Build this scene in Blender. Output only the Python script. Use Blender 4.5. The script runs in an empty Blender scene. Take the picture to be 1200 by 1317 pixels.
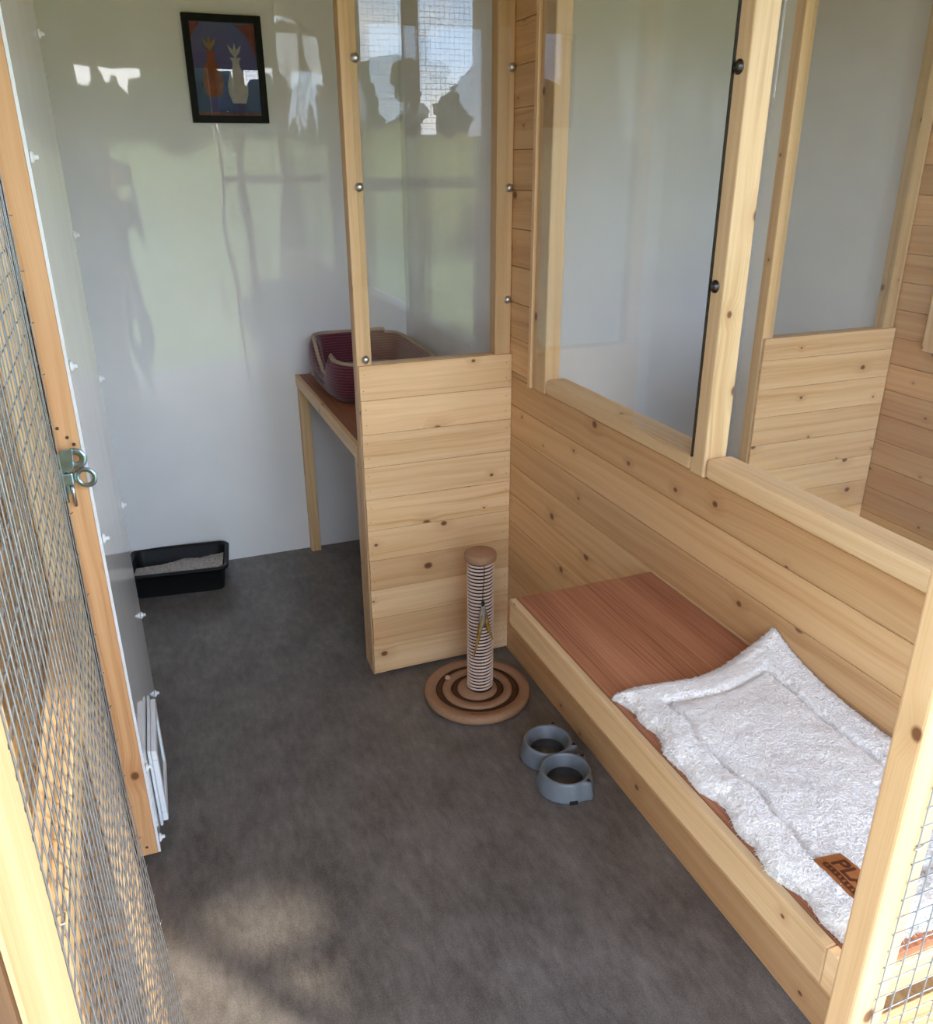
import bpy, bmesh, math, random
from mathutils import Vector, Matrix, noise
random.seed(7)
C = bpy.context.scene.collection
V = Vector
PI = math.pi
# ------------------------------------------------------------------ materials
def mat(name):
    m = bpy.data.materials.new(name); m.use_nodes = True
    nt = m.node_tree; nt.nodes.clear()
    out = nt.nodes.new('ShaderNodeOutputMaterial')
    return m, nt, out
def N(nt, t, **k):
    n = nt.nodes.new(t)
    for a, b in k.items():
        if a.startswith('i_'): n.inputs[a[2:].replace('_', ' ')].default_value = b
        else: setattr(n, a, b)
    return n
def L(nt, a, b): nt.links.new(a, b)
def math_(nt, op, a, b=None, c=None, clamp=False):
    n = nt.nodes.new('ShaderNodeMath'); n.operation = op; n.use_clamp = clamp
    for i, v in enumerate((a, b, c)):
        if v is None: continue
        if isinstance(v, (int, float)): n.inputs[i].default_value = v
        else: nt.links.new(v, n.inputs[i])
    return n.outputs[0]
def mix(nt, f, a, b, mode='MIX'):
    n = nt.nodes.new('ShaderNodeMix'); n.data_type = 'RGBA'; n.blend_type = mode
    for s, v in ((n.inputs['Factor'], f), (n.inputs['A'], a), (n.inputs['B'], b)):
        if isinstance(v, (int, float)): s.default_value = v
        elif isinstance(v, (tuple, list)): s.default_value = (v[0], v[1], v[2], 1)
        else: nt.links.new(v, s)
    return n.outputs['Result']
def ramp(nt, f, stops):
    n = nt.nodes.new('ShaderNodeValToRGB')
    el = n.color_ramp.elements
    while len(el) < len(stops): el.new(.5)
    for e, (p, c) in zip(el, stops):
        e.position = p; e.color = (c[0], c[1], c[2], 1) if isinstance(c, (tuple, list)) else (c, c, c, 1)
    L(nt, f, n.inputs['Fac']); return n.outputs['Color']
def princ(nt, out, col, rough=.5, spec=.5, metal=0, normal=None, **k):
    p = nt.nodes.new('ShaderNodeBsdfPrincipled')
    for s, v in (('Base Color', col), ('Roughness', rough), ('Specular IOR Level', spec), ('Metallic', metal)):
        if isinstance(v, (int, float)): p.inputs[s].default_value = v
        elif isinstance(v, (tuple, list)): p.inputs[s].default_value = (v[0], v[1], v[2], 1)
        else: L(nt, v, p.inputs[s])
    for a, b in k.items(): p.inputs[a.replace('_', ' ')].default_value = b
    if normal is not None: L(nt, normal, p.inputs['Normal'])
    L(nt, p.outputs[0], out.inputs[0]); return p
def bump(nt, h, strength=.3, dist=.01):
    b = nt.nodes.new('ShaderNodeBump'); b.inputs['Strength'].default_value = strength; b.inputs['Distance'].default_value = dist
    L(nt, h, b.inputs['Height']); return b.outputs[0]
def tex_noise(nt, vec, scale, detail=2, rough=.5, dist=0, dim='3D'):
    n = nt.nodes.new('ShaderNodeTexNoise'); n.noise_dimensions = dim
    n.inputs['Scale'].default_value = scale; n.inputs['Detail'].default_value = detail
    n.inputs['Roughness'].default_value = rough; n.inputs['Distortion'].default_value = dist
    if vec is not None: L(nt, vec, n.inputs['Vector'])
    return n
def scalevec(nt, vec, s):
    n = nt.nodes.new('ShaderNodeVectorMath'); n.operation = 'MULTIPLY'
    L(nt, vec, n.inputs[0]); n.inputs[1].default_value = s; return n.outputs[0]
def simple(name, col, rough=.5, spec=.5, metal=0, var=.06, vs=30, bs=0., bd=.002, **k):
    m, nt, out = mat(name)
    co = nt.nodes.new('ShaderNodeTexCoord').outputs['Object']
    n = tex_noise(nt, co, vs, 3)
    d = tuple(max(0, c * (1 - var)) for c in col); b = tuple(min(1, c * (1 + var)) for c in col)
    c = ramp(nt, n.outputs['Fac'], [(.3, d), (.7, b)])
    nm = bump(nt, n.outputs['Fac'], bs, bd) if bs else None
    princ(nt, out, c, rough, spec, metal, nm, **k); return m

def pine(name, light, mid, dark, knotc=(.17, .068, .026), knots=.5, rough=.45):
    m, nt, out = mat(name)
    uv = nt.nodes.new('ShaderNodeUVMap'); uv.uv_map = 'grain'
    tn = nt.nodes.new('ShaderNodeUVMap'); tn.uv_map = 'tint'
    ts = nt.nodes.new('ShaderNodeSeparateXYZ'); L(nt, tn.outputs[0], ts.inputs[0])
    # knots
    kv = scalevec(nt, uv.outputs[0], (5.6, 7.2, 1))
    vo = nt.nodes.new('ShaderNodeTexVoronoi'); vo.voronoi_dimensions = '2D'; vo.inputs['Scale'].default_value = 1
    L(nt, kv, vo.inputs['Vector'])
    cs = nt.nodes.new('ShaderNodeSeparateColor'); L(nt, vo.outputs['Color'], cs.inputs[0])
    has = math_(nt, 'LESS_THAN', cs.outputs[0], knots)
    rad = math_(nt, 'MULTIPLY_ADD', math_(nt, 'POWER', cs.outputs[1], 2), .075, .026)
    rel = math_(nt, 'DIVIDE', vo.outputs['Distance'], rad)
    core = math_(nt, 'MULTIPLY', ramp(nt, rel, [(.55, 1), (1.0, 0)]), has)
    halo = math_(nt, 'MULTIPLY', ramp(nt, math_(nt, 'DIVIDE', rel, 4), [(.1, 1), (1.0, 0)]), has)
    # grain, pushed aside by the knots
    s = nt.nodes.new('ShaderNodeSeparateXYZ'); L(nt, uv.outputs[0], s.inputs[0])
    lowu = nt.nodes.new('ShaderNodeCombineXYZ'); L(nt, math_(nt, 'MULTIPLY', s.outputs[0], 1.6), lowu.inputs[0]); L(nt, math_(nt, 'MULTIPLY', s.outputs[1], 7), lowu.inputs[1])
    wob = tex_noise(nt, lowu.outputs[0], 1, 2)
    v2 = math_(nt, 'MULTIPLY_ADD', wob.outputs['Fac'], .045, s.outputs[1])
    v3 = math_(nt, 'MULTIPLY_ADD', halo, .012, v2)
    gv = nt.nodes.new('ShaderNodeCombineXYZ'); L(nt, math_(nt, 'MULTIPLY', s.outputs[0], .9), gv.inputs[0]); L(nt, math_(nt, 'MULTIPLY', v3, 62), gv.inputs[1])
    g1 = tex_noise(nt, gv.outputs[0], 1, 3, .55)
    bv = nt.nodes.new('ShaderNodeCombineXYZ'); L(nt, math_(nt, 'MULTIPLY', s.outputs[0], .7), bv.inputs[0]); L(nt, math_(nt, 'MULTIPLY', v3, 17), bv.inputs[1])
    wob2 = tex_noise(nt, bv.outputs[0], 1, 2)
    fv = nt.nodes.new('ShaderNodeCombineXYZ'); L(nt, math_(nt, 'MULTIPLY', s.outputs[0], 6), fv.inputs[0]); L(nt, math_(nt, 'MULTIPLY', v3, 420), fv.inputs[1])
    g2 = tex_noise(nt, fv.outputs[0], 1, 2)
    g = math_(nt, 'MULTIPLY_ADD', g2.outputs['Fac'], .2, math_(nt, 'MULTIPLY_ADD', g1.outputs['Fac'], .42, math_(nt, 'MULTIPLY', wob2.outputs['Fac'], .38)))
    c = ramp(nt, g, [(.33, dark), (.455, mid), (.57, light)])
    c = mix(nt, math_(nt, 'MULTIPLY', ts.outputs[1], .75), c, mix(nt, .5, c, (dark[0], dark[1] * .93, dark[2] * .85)))
    c = mix(nt, math_(nt, 'MULTIPLY', halo, .35), c, (dark[0] * .8, dark[1] * .7, dark[2] * .6))
    c = mix(nt, core, c, knotc)
    tint = math_(nt, 'MULTIPLY_ADD', ts.outputs[0], .26, .87)
    tv = nt.nodes.new('ShaderNodeCombineColor')
    for i in range(3): L(nt, tint, tv.inputs[i])
    c = mix(nt, 1., c, tv.outputs[0], 'MULTIPLY')
    princ(nt, out, c, rough, .35, 0, bump(nt, g, .15, .001)); return m

PINE = pine('pine_boards', (.78, .535, .295), (.70, .445, .225), (.53, .285, .118))
PINE_W = pine('pine_boards_warm', (.66, .41, .20), (.58, .33, .148), (.42, .215, .085), knots=.6)
PINE_P = pine('pine_planed_posts', (.74, .515, .285), (.66, .43, .22), (.50, .285, .125), knots=.35)
PINE_O = pine('pine_orange', (.70, .42, .21), (.62, .34, .155), (.42, .19, .075), knots=.25)

SHADE_BROWN = pine('shade_brown_boards', (.13, .065, .03), (.10, .048, .022), (.06, .028, .012), knots=.25)  # dark brown colour put in for shade on the outer front faces
def ply():
    m, nt, out = mat('red_plywood')
    uv = nt.nodes.new('ShaderNodeUVMap'); uv.uv_map = 'grain'
    n1 = tex_noise(nt, scalevec(nt, uv.outputs[0], (3, 260, 1)), 1, 3, .6)
    n2 = tex_noise(nt, scalevec(nt, uv.outputs[0], (1.2, 14, 1)), 1, 2)
    f = math_(nt, 'MULTIPLY_ADD', n2.outputs['Fac'], .4, math_(nt, 'MULTIPLY', n1.outputs['Fac'], .65))
    c = ramp(nt, f, [(.36, (.17, .055, .025)), (.5, (.33, .125, .06)), (.66, (.44, .19, .095))])
    princ(nt, out, c, .5, .35, 0, bump(nt, n1.outputs['Fac'], .2, .001)); return m
PLY = ply()

def white_panel(amp=.0085):
    m, nt, out = mat('white_gloss_panel')
    co = nt.nodes.new('ShaderNodeTexCoord').outputs['Object']
    n = tex_noise(nt, scalevec(nt, co, (3.4, 3.4, 1.1)), 1, 2.0, .45)
    n2 = tex_noise(nt, co, 4, 2)
    c = ramp(nt, n2.outputs['Fac'], [(.3, (.82, .82, .82)), (.7, (.86, .86, .86))])
    princ(nt, out, c, .025, .72, 0, bump(nt, n.outputs['Fac'], 1, amp)); return m
WHITE = white_panel()
WHITE_D = white_panel(.0012)

def vinyl():
    m, nt, out = mat('grey_vinyl')
    co = nt.nodes.new('ShaderNodeTexCoord').outputs['Object']
    a = tex_noise(nt, scalevec(nt, co, (1, .7, 1)), 7, 5, .65)
    b = tex_noise(nt, co, 260, 2, .6)
    d = tex_noise(nt, scalevec(nt, co, (1, .35, 1)), 45, 4, .7)
    f = math_(nt, 'ADD', math_(nt, 'MULTIPLY', a.outputs['Fac'], .45), math_(nt, 'ADD', math_(nt, 'MULTIPLY', b.outputs['Fac'], .3), math_(nt, 'MULTIPLY', d.outputs['Fac'], .35)))
    c = ramp(nt, f, [(.42, (.088, .076, .065)), (.56, (.155, .137, .120)), (.70, (.235, .212, .19))])
    sp = tex_noise(nt, co, 520, 0)
    c = mix(nt, ramp(nt, sp.outputs['Fac'], [(.72, 0), (.78, .5)]), c, (.42, .39, .36))
    rr = ramp(nt, b.outputs['Fac'], [(.3, .34), (.7, .46)])
    princ(nt, out, c, rr, .42, 0, bump(nt, b.outputs['Fac'], .12, .001)); return m
VINYL = vinyl()

def acrylic(name, tint=(.975, .98, .975), wave=0.):
    m, nt, out = mat(name)
    geo = nt.nodes.new('ShaderNodeNewGeometry')
    nsock = geo.outputs['Normal']
    gl = nt.nodes.new('ShaderNodeBsdfGlossy'); gl.inputs['Roughness'].default_value = .0; gl.inputs['Color'].default_value = (1, 1, 1, 1)
    co = nt.nodes.new('ShaderNodeTexCoord').outputs['Object']
    if wave:
        n = tex_noise(nt, scalevec(nt, co, (2.5, 2.5, 1.2)), 1, 1.5)
        b = bump(nt, n.outputs['Fac'], 1, wave); L(nt, b, gl.inputs['Normal'])
    dp = nt.nodes.new('ShaderNodeVectorMath'); dp.operation = 'DOT_PRODUCT'
    L(nt, geo.outputs['Incoming'], dp.inputs[0]); L(nt, nsock, dp.inputs[1])
    c = math_(nt, 'ABSOLUTE', dp.outputs['Value'])
    sch = math_(nt, 'MULTIPLY_ADD', math_(nt, 'POWER', math_(nt, 'SUBTRACT', 1, c, clamp=True), 5), .955, .042)
    tr = nt.nodes.new('ShaderNodeBsdfTransparent')
    sm = tex_noise(nt, co, 5, 3)
    L(nt, mix(nt, sm.outputs['Fac'], tint, tuple(t * .985 for t in tint)), tr.inputs['Color'])
    mx = nt.nodes.new('ShaderNodeMixShader'); L(nt, sch, mx.inputs[0]); L(nt, tr.outputs[0], mx.inputs[1]); L(nt, gl.outputs[0], mx.inputs[2])
    L(nt, mx.outputs[0], out.inputs[0]); return m
ACRY = acrylic('clear_acrylic', wave=.0006)
GLASS = acrylic('picture_glass')

STEEL = simple('zinc_steel', (.62, .63, .64), .28, .5, 1, .08, 90)
DARKBOLT = simple('dark_bolt', (.09, .085, .08), .35, .5, 1, .15, 90)
ZINCBLUE = simple('blue_zinc_latch', (.36, .56, .68), .22, .5, 1, .22, 26)
WIRE = simple('galvanised_wire', (.33, .34, .36), .42, .5, .75, .15, 60)
WHITEPL = simple('white_plastic', (.82, .83, .84), .3, .5, 0, .03, 30)
BLACKPL = simple('black_plastic', (.009, .009, .010), .5, .25, 0, .2, 60)
GREYPL = simple('grey_plastic', (.165, .185, .205), .33, .5, 0, .05, 50)
DARKWATER = simple('shallow_water', (.055, .05, .045), .03, .6, 0, .1, 20)
FRAMEB = simple('black_frame', (.008, .0075, .0075), .55, .2, 0, .2, 60)
CARDB = simple('brown_moulded_base', (.36, .20, .11), .6, .3, 0, .07, 120, .1)
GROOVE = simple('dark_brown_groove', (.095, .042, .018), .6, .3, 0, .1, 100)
ROPE_L = simple('pale_rope', (.72, .55, .45), .85, .2, 0, .2, 350, .4, .001)
ROPE_D = simple('dark_core', (.035, .018, .014), .9, .2, 0, .2, 200)
TAN = simple('tan_piping', (.44, .34, .25), .9, .2, 0, .12, 300, .5, .001)
TANC = simple('tan_cushion', (.27, .20, .12), .95, .2, 0, .15, 200, .4, .002)
CORD = simple('black_cord', (.008, .008, .008), .6)
FEATH = simple('golden_feather', (.36, .20, .04), .8, .2, 0, .45, 60)
FEATHW = simple('pale_feather', (.38, .33, .26), .8, .2, 0, .3, 60)
BALL = simple('pink_wooden_ball', (.48, .28, .2), .45, .4, 0, .05, 40)
LEATHER = simple('tan_leather', (.29, .095, .025), .5, .4, 0, .18, 120, .25, .001)
LEATHD = simple('burnt_leather', (.075, .018, .006), .6, .3, 0, .1, 120)
KNOTH = simple('nail_hole', (.10, .055, .03), .7, .2)
def fleece():
    m, nt, out = mat('sherpa_fleece')
    co = nt.nodes.new('ShaderNodeTexCoord').outputs['Object']
    v = nt.nodes.new('ShaderNodeTexVoronoi'); v.inputs['Scale'].default_value = 260; v.feature = 'SMOOTH_F1'
    n = tex_noise(nt, co, 90, 4, .6, .8); L(nt, mix(nt, .012, co, n.outputs['Color'], 'ADD'), v.inputs['Vector'])
    h = math_(nt, 'SUBTRACT', n.outputs['Fac'], math_(nt, 'MULTIPLY', v.outputs['Distance'], .7))
    c = ramp(nt, n.outputs['Fac'], [(.3, (.76, .69, .62)), (.65, (.85, .80, .74))])
    princ(nt, out, c, .95, .1, 0, bump(nt, h, .7, .004), Sheen_Weight=.4, Sheen_Roughness=.5); return m
FLEECE = fleece()
def cord_fabric():
    m, nt, out = mat('burgundy_corduroy')
    co = nt.nodes.new('ShaderNodeTexCoord').outputs['Object']
    s = nt.nodes.new('ShaderNodeSeparateXYZ'); L(nt, co, s.inputs[0])
    wob = tex_noise(nt, co, 9, 2)
    z = math_(nt, 'MULTIPLY_ADD', wob.outputs['Fac'], .004, s.outputs[2])
    w = math_(nt, 'SINE', math_(nt, 'MULTIPLY', z, 2 * PI / .0105))
    n = tex_noise(nt, co, 240, 2)
    ln = math_(nt, 'MULTIPLY', ramp(nt, w, [(.62, 0), (.95, 1)]), n.outputs['Fac'])
    c = mix(nt, ln, (.105, .020, .034), (.30, .13, .16))
    princ(nt, out, c, .85, .2, 0, bump(nt, math_(nt, 'MULTIPLY', w, .5), .25, .001), Sheen_Weight=.3); return m
BURG = cord_fabric()
def litter_m():
    m, nt, out = mat('cat_litter')
    co = nt.nodes.new('ShaderNodeTexCoord').outputs['Object']
    v = nt.nodes.new('ShaderNodeTexVoronoi'); v.inputs['Scale'].default_value = 210; L(nt, co, v.inputs['Vector'])
    sc = nt.nodes.new('ShaderNodeSeparateColor'); L(nt, v.outputs['Color'], sc.inputs[0])
    c = ramp(nt, sc.outputs[0], [(0, (.40, .35, .30)), (.5, (.58, .52, .46)), (1, (.78, .74, .69))])
    princ(nt, out, c, .9, .2, 0, bump(nt, v.outputs['Distance'], 1, -.005)); return m
LITTER = litter_m()
GRASS = None
def grass_m():
    m, nt, out = mat('lawn_grass')
    co = nt.nodes.new('ShaderNodeTexCoord').outputs['Object']
    a = tex_noise(nt, co, 1.2, 5, .65); b = tex_noise(nt, co, 25, 3, .7)
    f = math_(nt, 'ADD', math_(nt, 'MULTIPLY', a.outputs['Fac'], .5), math_(nt, 'MULTIPLY', b.outputs['Fac'], .5))
    c = ramp(nt, f, [(.35, (.16, .20, .06)), (.5, (.32, .37, .13)), (.65, (.55, .57, .26))])
    princ(nt, out, c, .9, .1, 0, bump(nt, b.outputs['Fac'], .6, .03)); return m
GRASS = grass_m()
def leaf_m(name, a, b):
    m, nt, out = mat(name)
    co = nt.nodes.new('ShaderNodeTexCoord').outputs['Object']
    v = tex_noise(nt, co, 9, 5, .75)
    c = ramp(nt, v.outputs['Fac'], [(.36, a), (.62, b)])
    princ(nt, out, c, .8, .2, 0, bump(nt, v.outputs['Fac'], 1, .15)); return m
LEAF = leaf_m('dark_tree_leaves', (.015, .03, .012), (.08, .12, .04))
LEAFY = leaf_m('yellow_hedge_leaves', (.16, .17, .02), (.85, .74, .12))
BARK = simple('tree_bark', (.09, .065, .045), .9, .2, 0, .3, 12, .6, .03)
STONE = simple('concrete_slabs', (.36, .34, .31), .85, .3, 0, .12, 8, .2, .01)
def art_m():
    m, nt, out = mat('painted_print')
    co = nt.nodes.new('ShaderNodeTexCoord').outputs['Object']
    s = nt.nodes.new('ShaderNodeSeparateXYZ'); L(nt, co, s.inputs[0])
    n = tex_noise(nt, co, 14, 4)
    c = ramp(nt, math_(nt, 'MULTIPLY_ADD', n.outputs['Fac'], .35, math_(nt, 'MULTIPLY_ADD', s.outputs[2], 1.6, .35)), [(.2, (.035, .045, .17)), (.55, (.055, .085, .28)), (.9, (.10, .16, .33))])
    princ(nt, out, c, .55, .3); return m
ART = art_m()
RUST = simple('rust_paint', (.26, .065, .035), .6, .3, 0, .25, 30)
CREAM = simple('cream_paint', (.46, .44, .43), .6, .3, 0, .12, 30)
MAROON = simple('maroon_paint', (.20, .055, .06), .6, .3, 0, .25, 60)
GOLDP = simple('dull_gold_paint', (.30, .20, .10), .6, .3, 0, .2, 60)
SKIN = simple('skin', (.48, .27, .19), .55, .4, 0, .06, 20)
CLOTH = simple('dark_jacket_cloth', (.045, .048, .055), .9, .2, 0, .15, 60)
JEANS = simple('dark_trousers_cloth', (.035, .04, .055), .9, .2, 0, .15, 80)
HAIR = simple('brown_hair', (.05, .028, .015), .6, .3, 0, .3, 120)
SHOE = simple('black_shoe', (.02, .02, .02), .5)
# ------------------------------------------------------------------ mesh helpers
class MB:
    def __init__(s):
        s.bm = bmesh.new(); s.g = s.bm.loops.layers.uv.new('grain'); s.t = s.bm.loops.layers.uv.new('tint')
    def face(s, vs, uvs=None, tint=(.5, .3), mi=0, smooth=False):
        try: f = s.bm.faces.new(vs)
        except ValueError: return None
        f.material_index = mi; f.smooth = smooth
        for i, l in enumerate(f.loops):
            l[s.g].uv = uvs[i] if uvs else (l.vert.co.x, l.vert.co.z)
            l[s.t].uv = tint
        return f
    def box(s, a, b, ax=None, tint=None, mi=0, M=None):
        """a box from corner a to corner b; ax is the axis its grain runs along"""
        a = V(a); b = V(b); d = b - a
        if ax is None: ax = max(range(3), key=lambda i: abs(d[i]))
        if tint is None: tint = (random.random(), random.random() ** 2)
        ou, ov = random.uniform(0, 40), random.uniform(0, 40)
        P = [V((x, y, z)) for x in (a.x, b.x) for y in (a.y, b.y) for z in (a.z, b.z)]
        Q = [M @ p if M else p for p in P]
        vs = [s.bm.verts.new(q) for q in Q]
        o = [i for i in range(3) if i != ax]
        for idx in ((0, 1, 3, 2), (4, 6, 7, 5), (0, 4, 5, 1), (2, 3, 7, 6), (0, 2, 6, 4), (1, 5, 7, 3)):
            ps = [P[i] for i in idx]
            same = [i for i in range(3) if max(p[i] for p in ps) - min(p[i] for p in ps) < 1e-9][:1]
            sk = same[0] if same else 0
            if sk == ax: uvs = [(p[o[0]] * .15 + ou, p[o[1]] + ov) for p in ps]
            else:
                k = [i for i in o if i != sk][0]
                uvs = [(p[ax] + ou, p[k] + ov + sk * .37) for p in ps]
            s.face([vs[i] for i in idx], uvs, tint, mi)
    def tube(s, pts, r, n=8, cap=True, closed=False, mi=0):
        pts = [V(p) for p in pts]; m = len(pts); rings = []
        up = V((0, 0, 1)); prev = None
        for i, p in enumerate(pts):
            if closed: t = pts[(i + 1) % m] - pts[i - 1]
            else: t = pts[min(i + 1, m - 1)] - pts[max(i - 1, 0)]
            t.normalize()
            if prev is None:
                x = t.cross(up) if abs(t.z) < .95 else t.cross(V((1, 0, 0)))
            else: x = prev - t * prev.dot(t)
            x.normalize(); prev = x; y = t.cross(x)
            rr = r[i] if isinstance(r, (list, tuple)) else r
            rings.append([s.bm.verts.new(p + x * (rr * math.cos(2 * PI * k / n)) + y * (rr * math.sin(2 * PI * k / n))) for k in range(n)])
        for i in range(m if closed else m - 1):
            A, B = rings[i], rings[(i + 1) % m]
            for k in range(n): s.face([A[k], A[(k + 1) % n], B[(k + 1) % n], B[k]], smooth=True, mi=mi)
        if cap and not closed:
            s.face(list(reversed(rings[0])), mi=mi); s.face(rings[-1], mi=mi)
    def lathe(s, prof, c=(0, 0, 0), n=32, M=None, mi=0, smooth=True):
        c = V(c); rings = []
        for r, z in prof:
            ring = []
            for k in range(n):
                p = V((r * math.cos(2 * PI * k / n), r * math.sin(2 * PI * k / n), z))
                ring.append(s.bm.verts.new((M @ p if M else p) + c))
            rings.append(ring)
        for A, B in zip(rings, rings[1:]):
            for k in range(n): s.face([A[k], A[(k + 1) % n], B[(k + 1) % n], B[k]], smooth=smooth, mi=mi)
        if prof[0][0] > 1e-6: s.face(list(reversed(rings[0])), mi=mi)
        if prof[-1][0] > 1e-6: s.face(rings[-1], mi=mi)
    def rings(s, R, closed_v=True, smooth=True, mi=0, loop=False):
        vs = [[s.bm.verts.new(p) for p in r] for r in R]; n = len(vs[0]); m = len(vs)
        for i in range(m if loop else m - 1):
            A, B = vs[i], vs[(i + 1) % m]
            for k in range(n if closed_v else n - 1):
                s.face([A[k], A[(k + 1) % n], B[(k + 1) % n], B[k]], smooth=smooth, mi=mi)
        return vs
    def prism(s, poly, y0, y1, ax=1, mi=0, M=None):
        """a flat outline given as (u, v) extruded along axis ax"""
        def pt(u, v, w):
            p = (V((w, u, v)), V((u, w, v)), V((u, v, w)))[ax]
            return M @ p if M else p
        A = [s.bm.verts.new(pt(u, v, y0)) for u, v in poly]; B = [s.bm.verts.new(pt(u, v, y1)) for u, v in poly]
        n = len(poly)
        for k in range(n): s.face([A[k], A[(k + 1) % n], B[(k + 1) % n], B[k]], mi=mi)
        s.face(list(reversed(A)), mi=mi); s.face(B, mi=mi)
    def build(s, name, m, parent=None, bevel=0, seg=2, sub=0, loc=None):
        bm = s.bm
        bmesh.ops.remove_doubles(bm, verts=[v for v in bm.verts if False], dist=1e-6)
        bmesh.ops.recalc_face_normals(bm, faces=bm.faces)
        me = bpy.data.meshes.new(name)
        o = bpy.data.objects.new(name, me); C.objects.link(o)
        if parent is not None:
            o.parent = parent; off = world_loc(parent)
            bmesh.ops.translate(bm, vec=-off, verts=bm.verts)
        elif loc is not None:
            o.location = loc; bmesh.ops.translate(bm, vec=-V(loc), verts=bm.verts)
        bm.to_mesh(me); bm.free()
        for x in (m if isinstance(m, (list, tuple)) else [m]): me.materials.append(x)
        if bevel:
            b = o.modifiers.new('bevel', 'BEVEL'); b.width = bevel; b.segments = seg; b.limit_method = 'ANGLE'; b.angle_limit = math.radians(40)
        if sub:
            b = o.modifiers.new('sub', 'SUBSURF'); b.levels = sub; b.render_levels = sub
        return o
def world_loc(o):
    v = V(o.location)
    while o.parent: o = o.parent; v += V(o.location)
    return v
def thing(name, label, cat, loc=(0, 0, 0), group=None):
    o = bpy.data.objects.new(name, None); C.objects.link(o); o.location = loc; o.empty_display_size = .05
    return tag(o, label, cat, group)
def tag(o, label, cat, group=None):
    o['label'] = label; o['category'] = cat
    if group: o['group'] = group
    return o
def struct(o, label=None):
    o['kind'] = 'structure'
    if label: o['label'] = label
    return o
def copy_tree(o, parent=None):
    c = o.copy(); C.objects.link(c)
    if parent is not None: c.parent = parent
    for ch in list(o.children): copy_tree(ch, c)
    return c
# ------------------------------------------------------------------ camera (solved from the photograph)
H = 1.6
yaw, pitch, roll, fpx = .3684, -.3943, .0039, 1063.67
fw = V((math.sin(yaw) * math.cos(pitch), math.cos(yaw) * math.cos(pitch), math.sin(pitch)))
r0 = V((math.cos(yaw), -math.sin(yaw), 0)); d0 = fw.cross(r0)
cr, sr = math.cos(roll), math.sin(roll)
rt = cr * r0 + sr * d0; dn = -sr * r0 + cr * d0
cam = bpy.data.cameras.new('camera'); co = bpy.data.objects.new('camera', cam); C.objects.link(co)
co.matrix_world = Matrix(((rt.x, -dn.x, -fw.x, 0), (rt.y, -dn.y, -fw.y, 0), (rt.z, -dn.z, -fw.z, H), (0, 0, 0, 1)))
cam.sensor_fit = 'HORIZONTAL'; cam.sensor_width = 36; cam.lens = fpx / 1200 * 36; cam.clip_start = .02; cam.clip_end = 200
bpy.context.scene.camera = co
# ------------------------------------------------------------------ setting
XL, XR, XN, YB, YF, YP = -.22, 1.06, 2.64, 3.46, .445, 2.34
ZC = 2.5
b = MB(); b.box((XL - .1, .40, -.06), (XN + .1, YB + .1, 0)); struct(b.build('floor', VINYL), 'dark grey mottled vinyl floor')
b = MB(); b.box((XL - .1, YB, 0), (XN + .1, YB + .05, 2.62)); struct(b.build('wall_back', WHITE), 'glossy white back wall panel')
b = MB(); b.box((XR, YP + .07, 0), (XR + .045, YB - .004, 2.6)); struct(b.build('wall_right_rear', WHITE), 'white side panel of the sleeping cubicle')
def boards(mb, fixed, ax_fixed, z0, z1, p0, p1, step, thick, seams0=0., run=None):
    """horizontal tongue and groove boards; ax_fixed is the axis normal to the wall"""
    z = seams0
    while z < z1 - 1e-4:
        za, zb = max(z, z0), min(z + step, z1)
        if zb - za > .004:
            if ax_fixed == 0: mb.box((fixed, p0, za + .0006), (fixed + thick, p1, zb - .0006), 1)
            else: mb.box((p0, fixed, za + .0006), (p1, fixed + thick, zb - .0006), 0)
        z += step
b = MB()
boards(b, XR - .002, 0, 0, .996, YF + .03, YP + .069, .1, .018, .005 - .1)
boards(b, XR - .002, 0, .996, 2.6, 2.185, YP + .069, .106, .018, .905)
b.box((XR + .0165, YF + .03, .0), (XR + .045, YP, .996), 1)
b.box((XR + .0165, 2.19, .997), (XR + .045, YP + .069, 2.6), 2)
struct(b.build('wall_right', PINE_W, bevel=.0032), 'horizontal pine boarding below the window sill')
b = MB()
boards(b, XL - .018, 0, 0, 1.36, YF + .03, 2.39, .106, .018, 0)
b.box((XL - .05, YF + .03, 0), (XL - .0185, 2.39, 2.6), 1)
b.box((XL - .018, 2.391, 0), (XL - .002, YB - .001, 2.6), 2, mi=1)
b.box((XL - .012, YF + .03, 1.36), (XL - .006, 2.39, 2.6), 2, mi=1)
struct(b.build('wall_left', [PINE_W, WHITE], bevel=.0032), 'left side wall of horizontal pine boards')
b = MB()
boards(b, XN, 0, 0, 2.6, YF + .03, YP + .07, .1, .018, .005 - .1)
b.box((XN + .0185, YF + .03, 0), (XN + .05, YP + .07, 2.6), 1)
b.box((XN + .001, YP + .071, 0), (XN + .018, YB - .001, 2.6), 2, mi=1)
struct(b.build('wall_far_right', [PINE_W, WHITE], bevel=.0032), 'boarded far wall of the neighbouring pen')
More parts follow.
